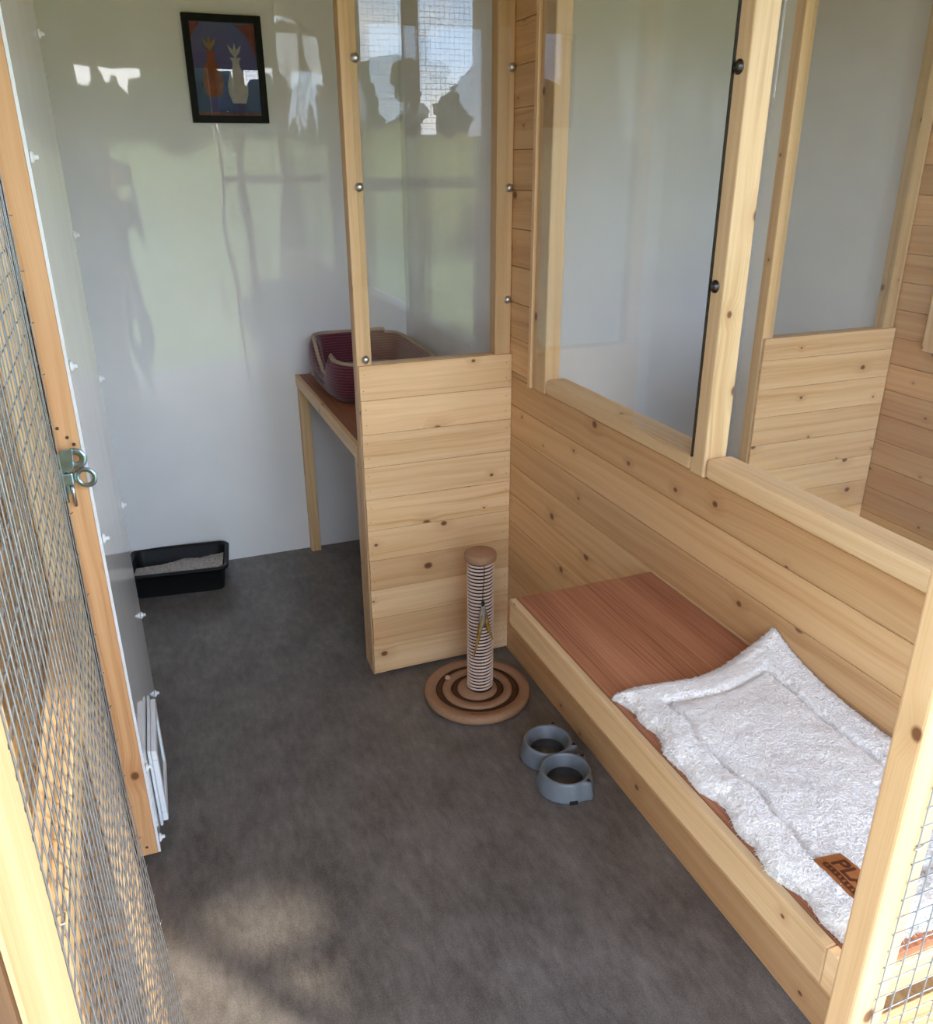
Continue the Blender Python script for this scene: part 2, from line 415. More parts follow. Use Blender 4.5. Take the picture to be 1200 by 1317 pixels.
# roof underside: boards, sloping gently up to the front
b = MB()
x = XL - .15
while x < XN + .1:
    x2 = min(x + .12, XN + .12); yf = .0 if x < 1.2 else -.62  # deeper unseen eave over the neighbouring pen, added to shade the mat
    zt = lambda y: ZC + (3.55 - y) * .03
    vs = []
    for xx in (x, x2):
        for yy in (yf, 3.56):
            for dz in (0, .02): vs.append(b.bm.verts.new((xx, yy, zt(yy) + dz)))
    ou = random.uniform(0, 30); tn = (random.random(), random.random())
    for idx in ((0, 1, 3, 2), (4, 6, 7, 5), (0, 4, 5, 1), (2, 3, 7, 6), (0, 2, 6, 4), (1, 5, 7, 3)):
        b.face([vs[i] for i in idx], [(vs[i].co.y + ou, vs[i].co.x + ou) for i in idx], tn)
    x = x2
struct(b.build('ceiling', PINE_W), 'boarded roof underside with an added eave shading the mat')

# ------------------------------------------------------------------ bolts
def bolt_mb(c, n, r=.0115):
    """a washer, a pan head and a small centre boss, facing direction n"""
    b = MB(); n = V(n).normalized(); q = V((0, 0, 1)).rotation_difference(n).to_matrix()
    b.lathe([(0, 0), (r, 0), (r, .0018), (r * .78, .0022), (r * .72, .005), (r * .5, .0075), (r * .2, .0085), (0, .0085)], c, 18, q)
    return b
# ------------------------------------------------------------------ half-height partitions
def partition(x0, x1, label, h, bolts):
    cx = (x0 + x1) / 2
    t = thing('timber_partition', label, 'partition', (cx, YP, 0), 'half-boarded cubicle partitions')
    b = MB(); b.box((x0, YP + .014, 0), (x0 + .046, YP + .06, 2.56), 2); b.build('post', PINE_P, t, .003)
    b = MB(); b.box((x1 - .052, YP + .014, 0), (x1, YP + .06, 2.56), 2); b.build('post', PINE_P, t, .003)
    b = MB(); b.box((x0 + .046, YP + .016, h - .05), (x1 - .052, YP + .06, h - .001), 0); b.build('rail', PINE_P, t, .002)
    b = MB(); z = 0.012; k = 0
    while z < h - .01:
        z2 = min(z + .1055, h)
        tint = (random.random() * .5 + .45, random.random() * .35)
        if k in (1, 3): tint = (.35, .95)
        b.box((x0 + .002 + random.uniform(0, .002), YP, z + .0006), (x1 - .0005, YP + .0125, z2 - .0006), 0, tint); z = z2; k += 1
    for i in range(10):
        for zz in (.03, .078):
            for xx in (x0 + .016, x1 - .016):
                b.lathe([(0, -.0003), (.0017, 0), (.0012, .0005), (0, .0006)], (xx + random.uniform(-.004, .004), YP - .0002, .012 + i * .1055 + zz), 6, Matrix.Rotation(PI / 2, 3, 'X'), mi=1)
    b.box((x0 + .004, YP + .0126, .012), (x1 - .004, YP + .0139, h - .001), 0, (.3, .5))
    b.build('board_cladding', [PINE, KNOTH], t, .0028)
    b = MB(); b.box((x0 + .026, YP + .008, h + .002), (x1 - .018, YP + .012, 2.5)); b.build('acrylic_panel', ACRY, t)
    for x, z in bolts: bolt_mb((x, YP + .008, z), (0, -1, 0)).build('bolt', STEEL, t)
    return t
partition(.566, XR - .0025, 'pine partition beside the scratching post, boarded below a bolted clear sheet', 1.066,
          [(.604, 1.862), (.599, 1.553), (.592, 1.083), (1.046, 1.855), (1.043, 1.546), (1.043, 1.23)])
partition(2.03, XN - .003, 'pine partition seen through the window, in the neighbouring pen', 1.04, [])
# ------------------------------------------------------------------ window in the dividing wall
w = struct(thing('window_1', 'clear sheets in a pine frame above the shelf', 'window', (XR, 1.3, 1.0)))
del w['category']
b = MB(); b.box((1.045, 2.085, .998), (1.092, 2.165, 2.55), 2); b.build('window_post', PINE_P, w, .004)
b = MB(); b.box((1.038, 2.167, .998), (1.058, 2.186, 2.55), 2); b.build('window_batten', PINE_P, w, .002)
b = MB(); b.box((1.045, 1.336, .998), (1.1, 1.383, 2.55), 2); b.build('centre_post', PINE_P, w, .004)
for y0, y1 in ((1.384, 2.084), (.48, 1.335)):
    b = MB(); b.box((1.046, y0, .9975), (1.112, y1, 1.044), 1); b.build('window_sill', PINE_P, w, .012, 4)
b = MB(); b.box((1.0405, 1.377, 1.035), (1.0445, 2.135, 2.5), 2); b.build('acrylic_panel', ACRY, w)
b = MB(); b.box((1.103, .50, 1.046), (1.107, 1.335, 2.5), 2); b.build('acrylic_panel', ACRY, w)
b = MB(); b.box((1.0395, 1.3745, 1.035), (1.0448, 1.377, 2.5), 2); b.build('edge_strip', DARKBOLT, w)
for z in (1.763, 1.386): bolt_mb((1.0445, 1.362, z), (-1, 0, 0), .0125).build('bolt', DARKBOLT, w)
w2 = struct(thing('window_2', 'pine frame of the neighbouring window', 'window', (XN, 2.0, 1.0))); del w2['category']
b = MB(); b.box((XN - .02, 2.12, .98), (XN, 2.2, 2.5), 2); b.build('window_post', PINE_P, w2, .003)
b = MB(); b.box((XN - .025, .5, .965), (XN, 2.12, 1.01), 1); b.build('window_sill', PINE_P, w2, .006, 3)
# ------------------------------------------------------------------ the open clear door with the cat flap
hx, hy, fx, fy = -.128, 2.375, -.1425, 1.73
du = V((hx - fx, hy - fy, 0)); DW = du.length; du.normalize()
dnm = V((du.y, -du.x, 0))                     # faces the middle of the pen
door = thing('panel_door', 'open glossy white panel door on a pine frame with a cat flap near the floor', 'door', (fx, fy, 0))
M0 = Matrix(((du.x, dnm.x, 0, fx), (du.y, dnm.y, 0, fy), (0, 0, 1, 0), (0, 0, 0, 1)))   # (along, outwards, up)
def dbox(a, c, ax): 
    bb = MB(); bb.box(a, c, ax, M=M0); return bb
DZ0, DZ1 = .045, 2.3
T0, T1 = -.052, -.006
dbox((0, T0, DZ0), (.045, T1, DZ1), 2).build('stile', PINE_O, door, .002)
dbox((DW - .045, T0, DZ0), (DW, T1, DZ1), 2).build('stile', PINE_O, door, .002)
for z in (DZ0, 1.0, DZ1 - .05): dbox((.046, T0, z), (DW - .046, T1, z + .048), 0).build('rail', PINE_O, door, .002)
dbox((.001, -.0055, DZ0 + .003), (DW, -.0008, DZ1), 2).build('white_sheet', WHITE_D, door)
dbox((-.0015, -.006, DZ0 + .003), (.0008, -.0003, DZ1), 2).build('white_edge_strip', WHITEPL, door)
def cap_mb(p):
    bb = MB(); q = V((0, 0, 1)).rotation_difference(dnm).to_matrix()
    bb.lathe([(0, 0), (.0105, 0), (.0105, .003), (.0075, .0055), (.0045, .0065), (.0045, .0115), (.003, .013), (0, .013)], M0 @ V(p), 14, q); return bb
for z in (1.985, 1.62, 1.25, .885, .29, .075): cap_mb((.018, 0, z)).build('screw_cap', WHITEPL, door)
for z in (1.885, 1.45, 1.09, .73, .377, .10): cap_mb((DW - .02, 0, z)).build('screw_cap', WHITEPL, door)
for z in (1.135, 1.115, 1.10, .07):
    bb = MB(); q = V((0, 0, 1)).rotation_difference(-du).to_matrix()
    bb.lathe([(.0035, .0002), (.0035, .0008), (.002, .001), (0, -.0005)], M0 @ V((0, -.03 - .012 * math.sin(z * 90), z)), 10, q); bb.build('screw_hole', KNOTH, door)
# cat flap
flap = dbox((.085, .001, .05), (.335, .008, .285), 2).build('cat_flap', WHITEPL, door, .003)
bb = MB(); q = M0
def ring_rect(bb, a0, a1, z0, z1, w, t0, t1):
    bb.box((a0, t0, z0), (a1, t1, z0 + w), 0, M=M0); bb.box((a0, t0, z1 - w), (a1, t1, z1), 0, M=M0)
    bb.box((a0, t0, z0 + w), (a0 + w, t1, z1 - w), 2, M=M0); bb.box((a1 - w, t0, z0 + w), (a1, t1, z1 - w), 2, M=M0)
ring_rect(bb, .092, .325, .058, .277, .028, .0085, .022); bb.build('tunnel_frame', WHITEPL, flap, .003)
dbox((.121, .012, .087), (.296, .016, .248), 2).build('swing_flap', GREYPL, flap, .002)
dbox((.085, -.02, .05), (.335, -.0065, .285), 2).build('cat_flap_back', WHITEPL, door, .003)
# latch on the door edge: base plate, barrel, two looped finger grips
lat = MB(); lat.box((-.004, -.063, 1.0), (-.0005, -.038, 1.075), 2, M=M0)
latch = lat.build('latch', ZINCBLUE, door, .0015)
bb = MB(); bb.tube([M0 @ V((-.011, -.05, z)) for z in (.985, 1.0, 1.02, 1.05, 1.068)], [.006, .0065, .008, .008, .006], 14); bb.build('latch_barrel', ZINCBLUE, latch)
bb = MB(); bb.box((-.02, -.058, 1.022), (-.0045, -.028, 1.047), 0, M=M0); bb.build('latch_block', ZINCBLUE, latch, .003)
def loop_grip(cu, cz, R, r, tilt):
    """a flat plate with an eye"""
    bb = MB(); n = 28
    R_ = []
    for k in range(n):
        a = 2 * PI * k / n; ring = []
        for (rr, t) in ((R, -.0022), (R + .001, 0), (R, .0022), (r, .0022), (r - .0008, 0), (r, -.0022)):
            ring.append(M0 @ V((-.019 + t + tilt * math.cos(a) * rr, cu + rr * math.cos(a), cz + rr * math.sin(a) * 1.0)))
        R_.append(ring)
    bb.rings(R_, True, True, loop=True); return bb
loop_grip(-.018, 1.077, .0205, .008, -.25).build('finger_loop', ZINCBLUE, latch)
loop_grip(-.006, 1.036, .0205, .0125, -.25).build('finger_loop', ZINCBLUE, latch)
bb = MB(); bb.prism([(-.058, 1.052), (-.056, 1.08), (-.04, 1.096), (-.02, 1.0965), (-.024, 1.06), (-.03, 1.05)], -.0215, -.0165, 0, M=M0); bb.build('latch_plate', ZINCBLUE, latch, .001)
bb = MB(); bb.tube([M0 @ V((-.010, -.034, z)) for z in (.975, 1.0, 1.02)], .0035, 8); bb.build('latch_pin', STEEL, latch)
# ------------------------------------------------------------------ wire mesh
def wire_grid(mb, P, U, W, nu, nw, r=.0009, jitter=.0):
    """a grid of wires: origin P, edge vectors U and W"""
    P = V(P); U = V(U); W = V(W); nrm = U.cross(W).normalized()
    for k in range(nu + 1):
        o = P + U * (k / nu); pts = [o + W * (j / 6) + nrm * (r * .9 + random.uniform(-jitter, jitter)) for j in range(7)]
        mb.tube(pts, r, 5, False)
    for k in range(nw + 1):
        o = P + W * (k / nw); pts = [o + U * (j / 6) - nrm * (r * .9 + random.uniform(-jitter, jitter)) for j in range(7)]
        mb.tube(pts, r, 5, False)
# open front door at the left
jx, jy, ex, ey = -.1155, .49, -.1350, 1.20
eu = V((ex - jx, ey - jy, 0)); EW = eu.length; eu.normalize(); en = V((eu.y, -eu.x, 0))
M1 = Matrix(((eu.x, en.x, 0, jx), (eu.y, en.y, 0, jy), (0, 0, 1, 0), (0, 0, 0, 1)))
md = thing('mesh_door', 'open wire mesh door in the left foreground, folded back along the boards', 'door', (jx, jy, 0))
def mbox(a, c, ax, name, m=PINE_P):
    bb = MB(); bb.box(a, c, ax, M=M1); bb.build(name, m, md, .002)
mbox((0, -.04, .03), (.045, -.005, 2.05), 2, 'stile'); mbox((EW - .045, -.04, .03), (EW, -.005, 2.05), 2, 'stile')
for z in (.03, 1.0, 2.005): mbox((.046, -.04, z), (EW - .046, -.005, z + .045), 0, 'rail')
for t, nm in ((0, 'wire_mesh'), (-.043, 'wire_mesh')):
    bb = MB(); wire_grid(bb, M1 @ V((.004, t, .02)), eu * (EW - .002), V((0, 0, 2.02)), 29, 81, .0008, .0009)
    if t == 0:
        for k in range(30):   # loose cut ends along the free edge
            z = .03 + k * .066
            bb.tube([M1 @ V((EW, 0, z)), M1 @ V((EW + .01, .002 + .003 * random.random(), z + random.uniform(-.006, .004)))], .0008, 5)
    for vv in bb.bm.verts:      # the mesh sags outwards towards its loose bottom corner
        al = (vv.co.y - jy) / EW
        vv.co.x += .024 * max(0, min(1, al)) ** 2 * max(0, 1 - vv.co.z / .62) ** .8
    bb.build(nm, WIRE, md)
bb = MB()
for z in (.15, .45, .8, 1.1, 1.45, 1.8):
    bb.tube([M1 @ V((.02, -.004, z)), M1 @ V((.02, .0022, z)), M1 @ V((.03, .0022, z)), M1 @ V((.03, -.004, z))], .0009, 5)
bb.build('staples', STEEL, md)
# jamb
jb = thing('door_post', 'pine post at the left edge that the mesh door hangs on', 'post', (-.125, .42, 0))
b = MB(); b.box((-.1365, .373, 0), (-.1125, .483, 2.585), 2); b.build('post', PINE_P, jb, .003)
b = MB(); b.box((-.1365, .3655, 0), (-.1135, .3725, 2.585), 2); b.build('added_shade_strip', SHADE_BROWN, jb, .002)  # strip added so the post's sunny front face stays dark
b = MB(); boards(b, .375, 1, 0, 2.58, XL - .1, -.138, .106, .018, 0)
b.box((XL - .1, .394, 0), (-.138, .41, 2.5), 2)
struct(b.build('wall_front', SHADE_BROWN, bevel=.0032), 'strip of front wall left of the doorway, coloured dark for shade')
# front panel at the right: post, rails, mesh
fp = thing('front_mesh_panel', 'pine framed wire mesh panel in the right foreground', 'panel', (.85, YF, 0))
b = MB(); b.box((.64, YF, 0), (.69, YF + .036, 2.5), 2); b.build('post', PINE_P, fp, .005, 3)
b = MB(); b.box((1.055, YF, 0), (1.11, YF + .05, 2.5), 2); b.build('corner_post', PINE_P, fp, .003)
for z0, z1 in ((0, .06), (.575, .622), (1.49, 1.55)):
    b = MB(); b.box((.691, YF + .002, z0), (1.054, YF + .034, z1), 0); b.build('rail', PINE_P, fp, .002)
b = MB(); b.box((-.112, YF - .024, 2.22), (1.11, YF - .004, 2.588), 0); tag(b.build('header_board', PINE_O, bevel=.003, loc=(.45, YF, 2.37)), 'wide pine board across the top of the doorway, seen in reflections', 'board')
b = MB(); wire_grid(b, (.668, YF - .002, .02), (.43, 0, 0), (0, 0, 2.19), 17, 87, .0009, .0006); b.build('wire_mesh', WIRE, fp)
for x, z in ((.683, .655), (.672, .95)):
    b = MB(); b.tube([(x - .006, YF - .001, z - .003), (x - .003, YF - .0035, z), (x + .004, YF - .0035, z + .002), (x + .007, YF + .001, z)], .0013, 6); b.build('staple', STEEL, fp)
for y, z in ((.463, .665), (.455, .645)):
    b = MB(); b.lathe([(.003, 0), (.003, .0006), (0, .0002)], (.6395, y, z), 10, V((0, 0, 1)).rotation_difference(V((-1, 0, 0))).to_matrix()); b.build('screw_hole', KNOTH, fp)
# neighbour's front
nf = thing('neighbour_mesh_front', 'pine framed wire mesh front of the neighbouring pen, seen in reflections', 'panel', (1.9, YF, 0))
for x in (1.68, 2.28, 2.6):
    b = MB(); b.box((x, YF, 0), (x + .05, YF + .04, 2.52), 2); b.build('post', PINE_P, nf, .003)
for z in (0, 1.5, 2.45):
    for x0, x1 in ((1.112, 1.678), (1.732, 2.278), (2.332, 2.598)):
        b = MB(); b.box((x0, YF, z), (x1, YF + .04, z + .06), 0); b.build('rail', PINE_P, nf, .003)
b = MB(); wire_grid(b, (1.115, YF - .002, .02), (1.53, 0, 0), (0, 0, 2.46), 61, 98, .0012); b.build('wire_mesh', WIRE, nf)
# ------------------------------------------------------------------ wall shelf
SY0, SY1, SX = .487, 1.505, .685
sh = thing('wall_shelf', 'pine edged shelf with a red plywood top along the right wall', 'shelf', (.87, 1.0, .66))
b = MB(); b.box((SX + .017, SY0 + .006, .688), (XR - .004, SY1, .7), 1); b.build('shelf_top', PLY, sh, .001)
b = MB(); b.box((SX, SY0 + .045, .637), (SX + .016, SY1, .7005), 1); b.build('front_edge', PINE_P, sh, .0025)
b = MB(); b.box((SX, SY0, .637), (SX + .016, SY0 + .044, .7005), 0); b.build('end_block', PINE_P, sh, .002)
b = MB(); b.box((SX + .017, SY0, .637), (SX + .2, SY0 + .044, .687), 0); b.build('end_batten', PINE_P, sh, .002)
b = MB(); b.box((SX + .201, SY0, .637), (XR - .004, SY0 + .044, .687), 0); b.build('end_batten', PINE_P, sh, .002)
b = MB(); b.box((SX + .017, SY1 - .03, .637), (XR - .004, SY1, .687), 0); b.build('cross_batten', PINE_P, sh, .002)
b = MB(); b.box((XR - .03, SY0 + .045, .637), (XR - .004, SY1 - .031, .687), 1); b.build('wall_batten', PINE_P, sh, .002)
# ------------------------------------------------------------------ fleece mat
def mat_point(s, t):
    """s 0..1 from the front edge to the wall, t 0..1 from the near end to the far end"""
    near_f, far_f = V((.702, .506)), V((.714, 1.078)); near_w, far_w = V((1.050, .502)), V((1.058, 1.085))
    p = (near_f * (1 - t) + far_f * t) * (1 - s) + (near_w * (1 - t) + far_w * t) * s
    x, y = p
    x += .006 * math.sin(t * 17) * (1 - s) + .004 * math.sin(t * 41 + 1) * (1 - s)
    y += .008 * math.sin(s * 9 + .5) * t
    return x, y
def fleece_mat():
    ns, nt_ = 150, 220
    b = MB(); top = []; bot = []
    for i in range(nt_ + 1):
        t = i / nt_; rt_, rb_ = [], []
        for j in range(ns + 1):
            s = j / ns; x, y = mat_point(s, t)
            e = min(s * .36, (1 - s) * .36, t * .55, (1 - t) * .55)
            prof = min(1, math.sqrt(max(0, e) / .022)) if e < .022 else 1
            seam = math.exp(-((e - .062) / .006) ** 2) * .008
            hgt = .004 + .021 * prof - seam
            if e > .062: hgt -= .003
            q = V((x * 1., y * 1., 0))
            hgt += (noise.noise(q * 9) * .006 + noise.noise(q * 28) * .0018) * prof
            c1 = noise.noise(q * 95 + V((3, 1, 0))); c2 = noise.noise(q * 190 + V((7, 2, 5)))
            hgt += (c1 * .0010 + c2 * .0005) * min(1, prof + .3)
            # far wall corner rides up against the boards
            curl = max(0, (s - .62) / .38) ** 2 * (.018 + .050 * max(0, (t - .62) / .38) ** 2)
            dx = noise.noise(q * 110 + V((11, 0, 2))) * .0025; dy = noise.noise(q * 110 + V((0, 21, 4))) * .0025
            rag = .003 * noise.noise(q * 60 + V((5, 5, 9))) if e < .004 else 0
            xx = min(x + dx + rag, XR - .006 - .0)
            rt_.append(V((xx, y + dy + rag, .7008 + hgt + curl)))
            rb_.append(V((xx, y + dy + rag, .7008 + curl * .98)))
        top.append(rt_); bot.append(rb_)
    global MATV
    MATV = top
    vt = b.rings(top, False, True)
    vb = [[b.bm.verts.new(p) for p in (r if i in (0, nt_) else (r[0], r[-1]))] for i, r in enumerate(bot)]
    for i in range(nt_):
        for side in (0, -1):
            b.face([vt[i][side], vt[i + 1][side], vb[i + 1][side], vb[i][side]], smooth=True)
    for i in (0, nt_):
        for j in range(ns): b.face([vt[i][j], vt[i][j + 1], vb[i][j + 1], vb[i][j]], smooth=True)
    b.face(vb[0] + [r[-1] for r in vb[1:-1]] + list(reversed(vb[-1])) + [r[0] for r in reversed(vb[1:-1])])
    return b
mt = thing('fleece_mat', 'white sherpa fleece mat with a stitched border on the wall shelf', 'mat', (.88, .8, .7))
fleece_mat().build('fleece', FLEECE, mt)
def pile():
    rnd = random.Random(3); vs, fs = [], []
    for _ in range(56000):
        s_, t_ = rnd.random(), rnd.random()
        if rnd.random() < .12: s_ = rnd.choice((0, 1)) * .985 + .0075 * rnd.random() * 2
        if rnd.random() < .10: t_ = rnd.choice((0, 1)) * .99 + .005 * rnd.random() * 2
        i = min(219, int(t_ * 220)); j = min(149, int(s_ * 150))
        p = MATV[i][j].lerp(MATV[i + 1][j + 1], rnd.random())
        a = rnd.uniform(0, 2 * PI); ln = rnd.uniform(.003, .0066); h = rnd.uniform(.15, .85)
        if s_ < .03 or s_ > .97 or t_ < .02 or t_ > .98: h = rnd.uniform(-.1, .6)
        d = V((math.cos(a), math.sin(a), h)).normalized(); sd2 = V((-math.sin(a), math.cos(a), 0)) * rnd.uniform(-.7, .7)
        r = rnd.uniform(.0004, .0007); base = len(vs)
        for f, rr in ((0, r), (.5, r * .95), (1, r * .35)):
            c_ = p + d * (ln * f) + sd2 * (ln * f * f) + V((0, 0, -.002 * f * f - .0006))
            if c_.x > XR - .004: c_.x = XR - .004
            n1 = V((-d.y, d.x, 0)).normalized() * rr; n2 = d.cross(n1).normalized() * rr
            vs += [c_ + n1, c_ - n1 * .5 + n2 * .87, c_ - n1 * .5 - n2 * .87]
        for q in (0, 3):
            for k in range(3): fs.append((base + q + k, base + q + (k + 1) % 3, base + q + 3 + (k + 1) % 3, base + q + 3 + k))
    me = bpy.data.meshes.new('pile'); off = world_loc(mt); me.from_pydata([v - off for v in vs], [], fs); me.materials.append(FLEECE)
    for p in me.polygons: p.use_smooth = True
    o = bpy.data.objects.new('pile', me); C.objects.link(o); o.parent = mt; o['kind'] = 'stuff'
pile()
# leather badge
A0 = V((.747, .632)); A1 = V((.782, .628)); A2 = V((.752, .535))
ux = (A1 - A0); uy = (A2 - A0); ux3 = V((ux.x, ux.y, 0)).normalized(); uy3 = V((uy.x, uy.y, 0)).normalized()
BZ = .7255
def badge_pt(u, v, z=0): return V((A0.x, A0.y, BZ + z)) + ux3 * u + uy3 * v + V((0, 0, .002 * math.sin(v * 60)))
b = MB(); R_ = []
for i in range(13):
    v = i * .1 / 12
    R_.append([badge_pt(0, v, 0), badge_pt(0, v, .0022), badge_pt(.012, v, .003), badge_pt(.034, v, .003), badge_pt(.045, v, .0022), badge_pt(.045, v, 0)])
vs = b.rings(R_, True, False); b.face(list(reversed(vs[0]))); b.face(vs[-1])
badge = b.build('leather_badge', LEATHER, mt, .0006); badge['label'] = 'tan leather badge with embossed letters'
def glyph(text, size, u0, v0, name):
    cu = bpy.data.curves.new(name, 'FONT'); cu.body = text; cu.size = size; cu.extrude = .0004; cu.offset = .0006
    o = bpy.data.objects.new(name, cu); C.objects.link(o)
    me = bpy.data.meshes.new_from_object(o.evaluated_get(bpy.context.evaluated_depsgraph_get())); bpy.data.objects.remove(o)
    M = Matrix(((uy3.x, ux3.x, 0), (uy3.y, ux3.y, 0), (0, 0, 1)))
    base = world_loc(badge)
    for vtx in me.vertices:
        x, y, z = vtx.co; vtx.co = badge_pt(u0 + y, v0 + x, .0033 + z) - base
    me.materials.clear(); me.materials.append(LEATHD)
    o = bpy.data.objects.new(name, me); C.objects.link(o); o.parent = badge
glyph('PLA', .031, .017, .012, 'embossed_letters')
for (v0, v1, u) in ((.012, .095, .0125), (.012, .095, .0055)):
    b = MB(); b.tube([badge_pt(u, v0 + (v1 - v0) * k / 20, .0033) for k in range(21)], .0007, 5); b.build('embossed_line', LEATHD, badge)
b = MB()
for k in range(11): b.box((0, 0, 0), (.0045, .004, .0006), 0, M=Matrix.Translation(badge_pt(.007, .015 + k * .0072, .0034)))
b.build('embossed_lettering', LEATHD, badge)
# ------------------------------------------------------------------ table and cat bed in the cubicle
tb = thing('cubicle_table', 'tall narrow pine table with red plywood top behind the partition', 'table', (.8, 2.9, 0))
b = MB(); b.box((.582, 2.412, .789), (XR - .004, YB - .004, .801), 1); b.build('table_top', PLY, tb, .001)
b = MB(); b.box((.565, 2.412, .755), (.581, YB - .004, .803), 1); b.build('edge_rail', PINE_P, tb, .002)
for x0 in (.568, XR - .05):
    for y0 in (2.415, YB - .052):
        b = MB(); b.box((x0 + .0, y0, 0), (x0 + .042, y0 + .044, .754 if x0 < .6 else .788), 2)
        b.build('leg', PINE_P, tb, .003)
def cat_bed():
    t = thing('cat_bed', 'burgundy striped cat bed with tan piping on the cubicle table', 'pet bed', (.82, 3.15, .801))
    cx, cy, hx_, hy_ = .82, 3.15, .215, .275
    def path(k, n, off=0.):
        a = 2 * PI * k / n; c, s = math.cos(a), math.sin(a); p = .42
        return V((cx + (hx_ + off) * math.copysign(abs(c) ** p, c), cy + (hy_ + off) * math.copysign(abs(s) ** p, s), 0))
    n = 120
    def height(p):
        u, v = (p.x - cx) / hx_, (p.y - cy) / hy_
        h = .165 + .02 * max(0, v) ** 2
        h -= .012 * (1 - abs(u) ** 4) * (v > .6) + .012 * (1 - abs(v) ** 4) * (u > .6) + .012 * (1 - abs(u) ** 4) * (v < -.6)
        if u < -.6:   # scooped entrance on the left side
            d = (p.y - cy + .0) / hy_
            f = max(0, 1 - max(0, (abs(d + .18) - .17)) / (.62 if d > -.18 else .22))
            f = f * f * (3 - 2 * f); h -= .088 * f
        if u > .6 or v < -.6: h -= .012
        return h
    R_ = []; tops = []
    for k in range(n):
        po = path(k, n); inn = (V((cx, cy, 0)) - po); inn = V((math.copysign(min(1, abs(inn.x) / hx_) ** 3, inn.x), math.copysign(min(1, abs(inn.y) / hy_) ** 3, inn.y), 0)).normalized()
        h = height(po); th = .042; z0 = .801
        ring = []
        for f, zz in ((.030, .004), (.006, .02), (-.002, .06), (-.002, h * .6), (.0, h * .85), (.008, h * .97), (.02, h), (.032, h * .97), (th, h * .85), (th + .006, h * .5), (th + .012, .05), (th + .03, .03)):
            ring.append(po + inn * f + V((0, 0, z0 + zz)))
        R_.append(ring); tops.append(po + inn * .018 + V((0, 0, z0 + h + .001)))
    b = MB(); b.rings(R_, False, True, loop=True); b.build('bolster', BURG, t)
    b = MB(); b.tube(tops, .0075, 8, closed=True); b.build('piping', TAN, t)
    b = MB(); R2 = []
    for (f, z) in ((.95, .01), (.97, .03), (.93, .05), (.8, .062), (.5, .07), (.05, .072)):
        R2.append([V((cx + (path(k, 60).x - cx) * f * .80, cy + (path(k, 60).y - cy) * f * .84, .801 + z)) for k in range(60)])
    vs = b.rings(R2, True, True); b.face(list(reversed(vs[0]))); b.face(vs[-1]); b.build('cushion', TANC, t)
    b = MB(); R3 = []
    for (f, z) in ((.88, .002), (.9, .012)): R3.append([V((cx + (path(k, 60).x - cx) * f, cy + (path(k, 60).y - cy) * f, .801 + z)) for k in range(60)])
    vs = b.rings(R3, True, False); b.face(list(reversed(vs[0]))); b.face(vs[-1]); b.build('bed_base', BURG, t)
    b = MB(); b.box((cx - hx_ - .0035, cy + .1, .801 + .035), (cx - hx_ + .004, cy + .145, .801 + .07), 2); b.build('fabric_tag', TAN, t)
cat_bed()
# ------------------------------------------------------------------ picture
pc = (.410, YB - .001, 1.929)
pf = thing('picture_frame', 'black framed blue print hanging on the white back wall', 'picture', pc)
MP = Matrix.Translation(V(pc)) @ Matrix.Rotation(math.radians(-.2), 4, 'Y')
def pbox(bb, a, c, ax=None, mi=0): bb.box(a, c, ax, M=MP, mi=mi)
W2, H2, fr = .136, .173, .0235
b = MB()
pbox(b, (-W2, -.022, -H2), (-W2 + fr, 0, H2)); pbox(b, (W2 - fr, -.022, -H2), (W2, 0, H2))
pbox(b, (-W2 + fr, -.022, -H2), (W2 - fr, 0, -H2 + fr)); pbox(b, (-W2 + fr, -.022, H2 - fr), (W2 - fr, 0, H2))
b.build('frame', FRAMEB, pf, .0015)
b = MB(); pbox(b, (-W2 + fr, -.008, -H2 + fr), (W2 - fr, -.004, H2 - fr)); art = b.build('print', ART, pf)
def paint(name, poly, m, d=-.0085):
    bb = MB(); bb.prism(poly, d, d + .0006, 1, M=MP); bb.build(name, m, art)
iw, ih = W2 - fr - .001, H2 - fr - .001
arc = lambda a0, a1, r1, r2, cx, cz, n=14: [(cx + r1 * math.cos(a0 + (a1 - a0) * k / n), cz + r2 * math.sin(a0 + (a1 - a0) * k / n)) for k in range(n + 1)]
paint('corner_drape', [(iw, ih)] + [(x, z) for x, z in arc(PI / 2 - .35, .28, .115, .165, 0, -.012) if x <= iw and z <= ih], MAROON)
paint('corner_drape', [(-iw, ih), (-.075, ih)] + [(-.085, .135), (-.098, .118), (-iw, .1)], MAROON)
paint('base_band', [(-iw, -ih), (iw, -ih), (iw, -ih + .012), (.02, -ih + .008), (-iw, -ih + .012)], MAROON)
def vase(cx, cz, s, m, flip=1):
    pr = [(.0, 0), (.024, 0), (.034, .03), (.036, .06), (.026, .095), (.013, .118), (.012, .135), (.02, .148)]
    paint('painted_vase', [(cx + x * s, cz + z * s) for x, z in pr] + [(cx - x * s, cz + z * s) for x, z in reversed(pr)], m, -.0092)
vase(-.05, -.088, 1.0, RUST); vase(.036, -.108, 1.0, CREAM)
for vx, vz, m_ in ((-.05, .062, RUST), (.036, .042, CREAM)):      # a few plain leaf sprays standing in the vases
    for a_ in (-.55, 0, .55):
        lx, lz = math.sin(a_), math.cos(a_)
        paint('painted_leaf', [(vx, vz - .004), (vx + lx * .022 - lz * .006, vz + lz * .022 + lx * .006), (vx + lx * .046, vz + lz * .046), (vx + lx * .022 + lz * .006, vz + lz * .022 - lx * .006)], GOLDP if m_ is RUST else m_, -.0094 - .0004 * a_)
b = MB(); pbox(b, (-W2 + fr, -.013, -H2 + fr), (W2 - fr, -.011, H2 - fr)); b.build('glass', GLASS, pf)
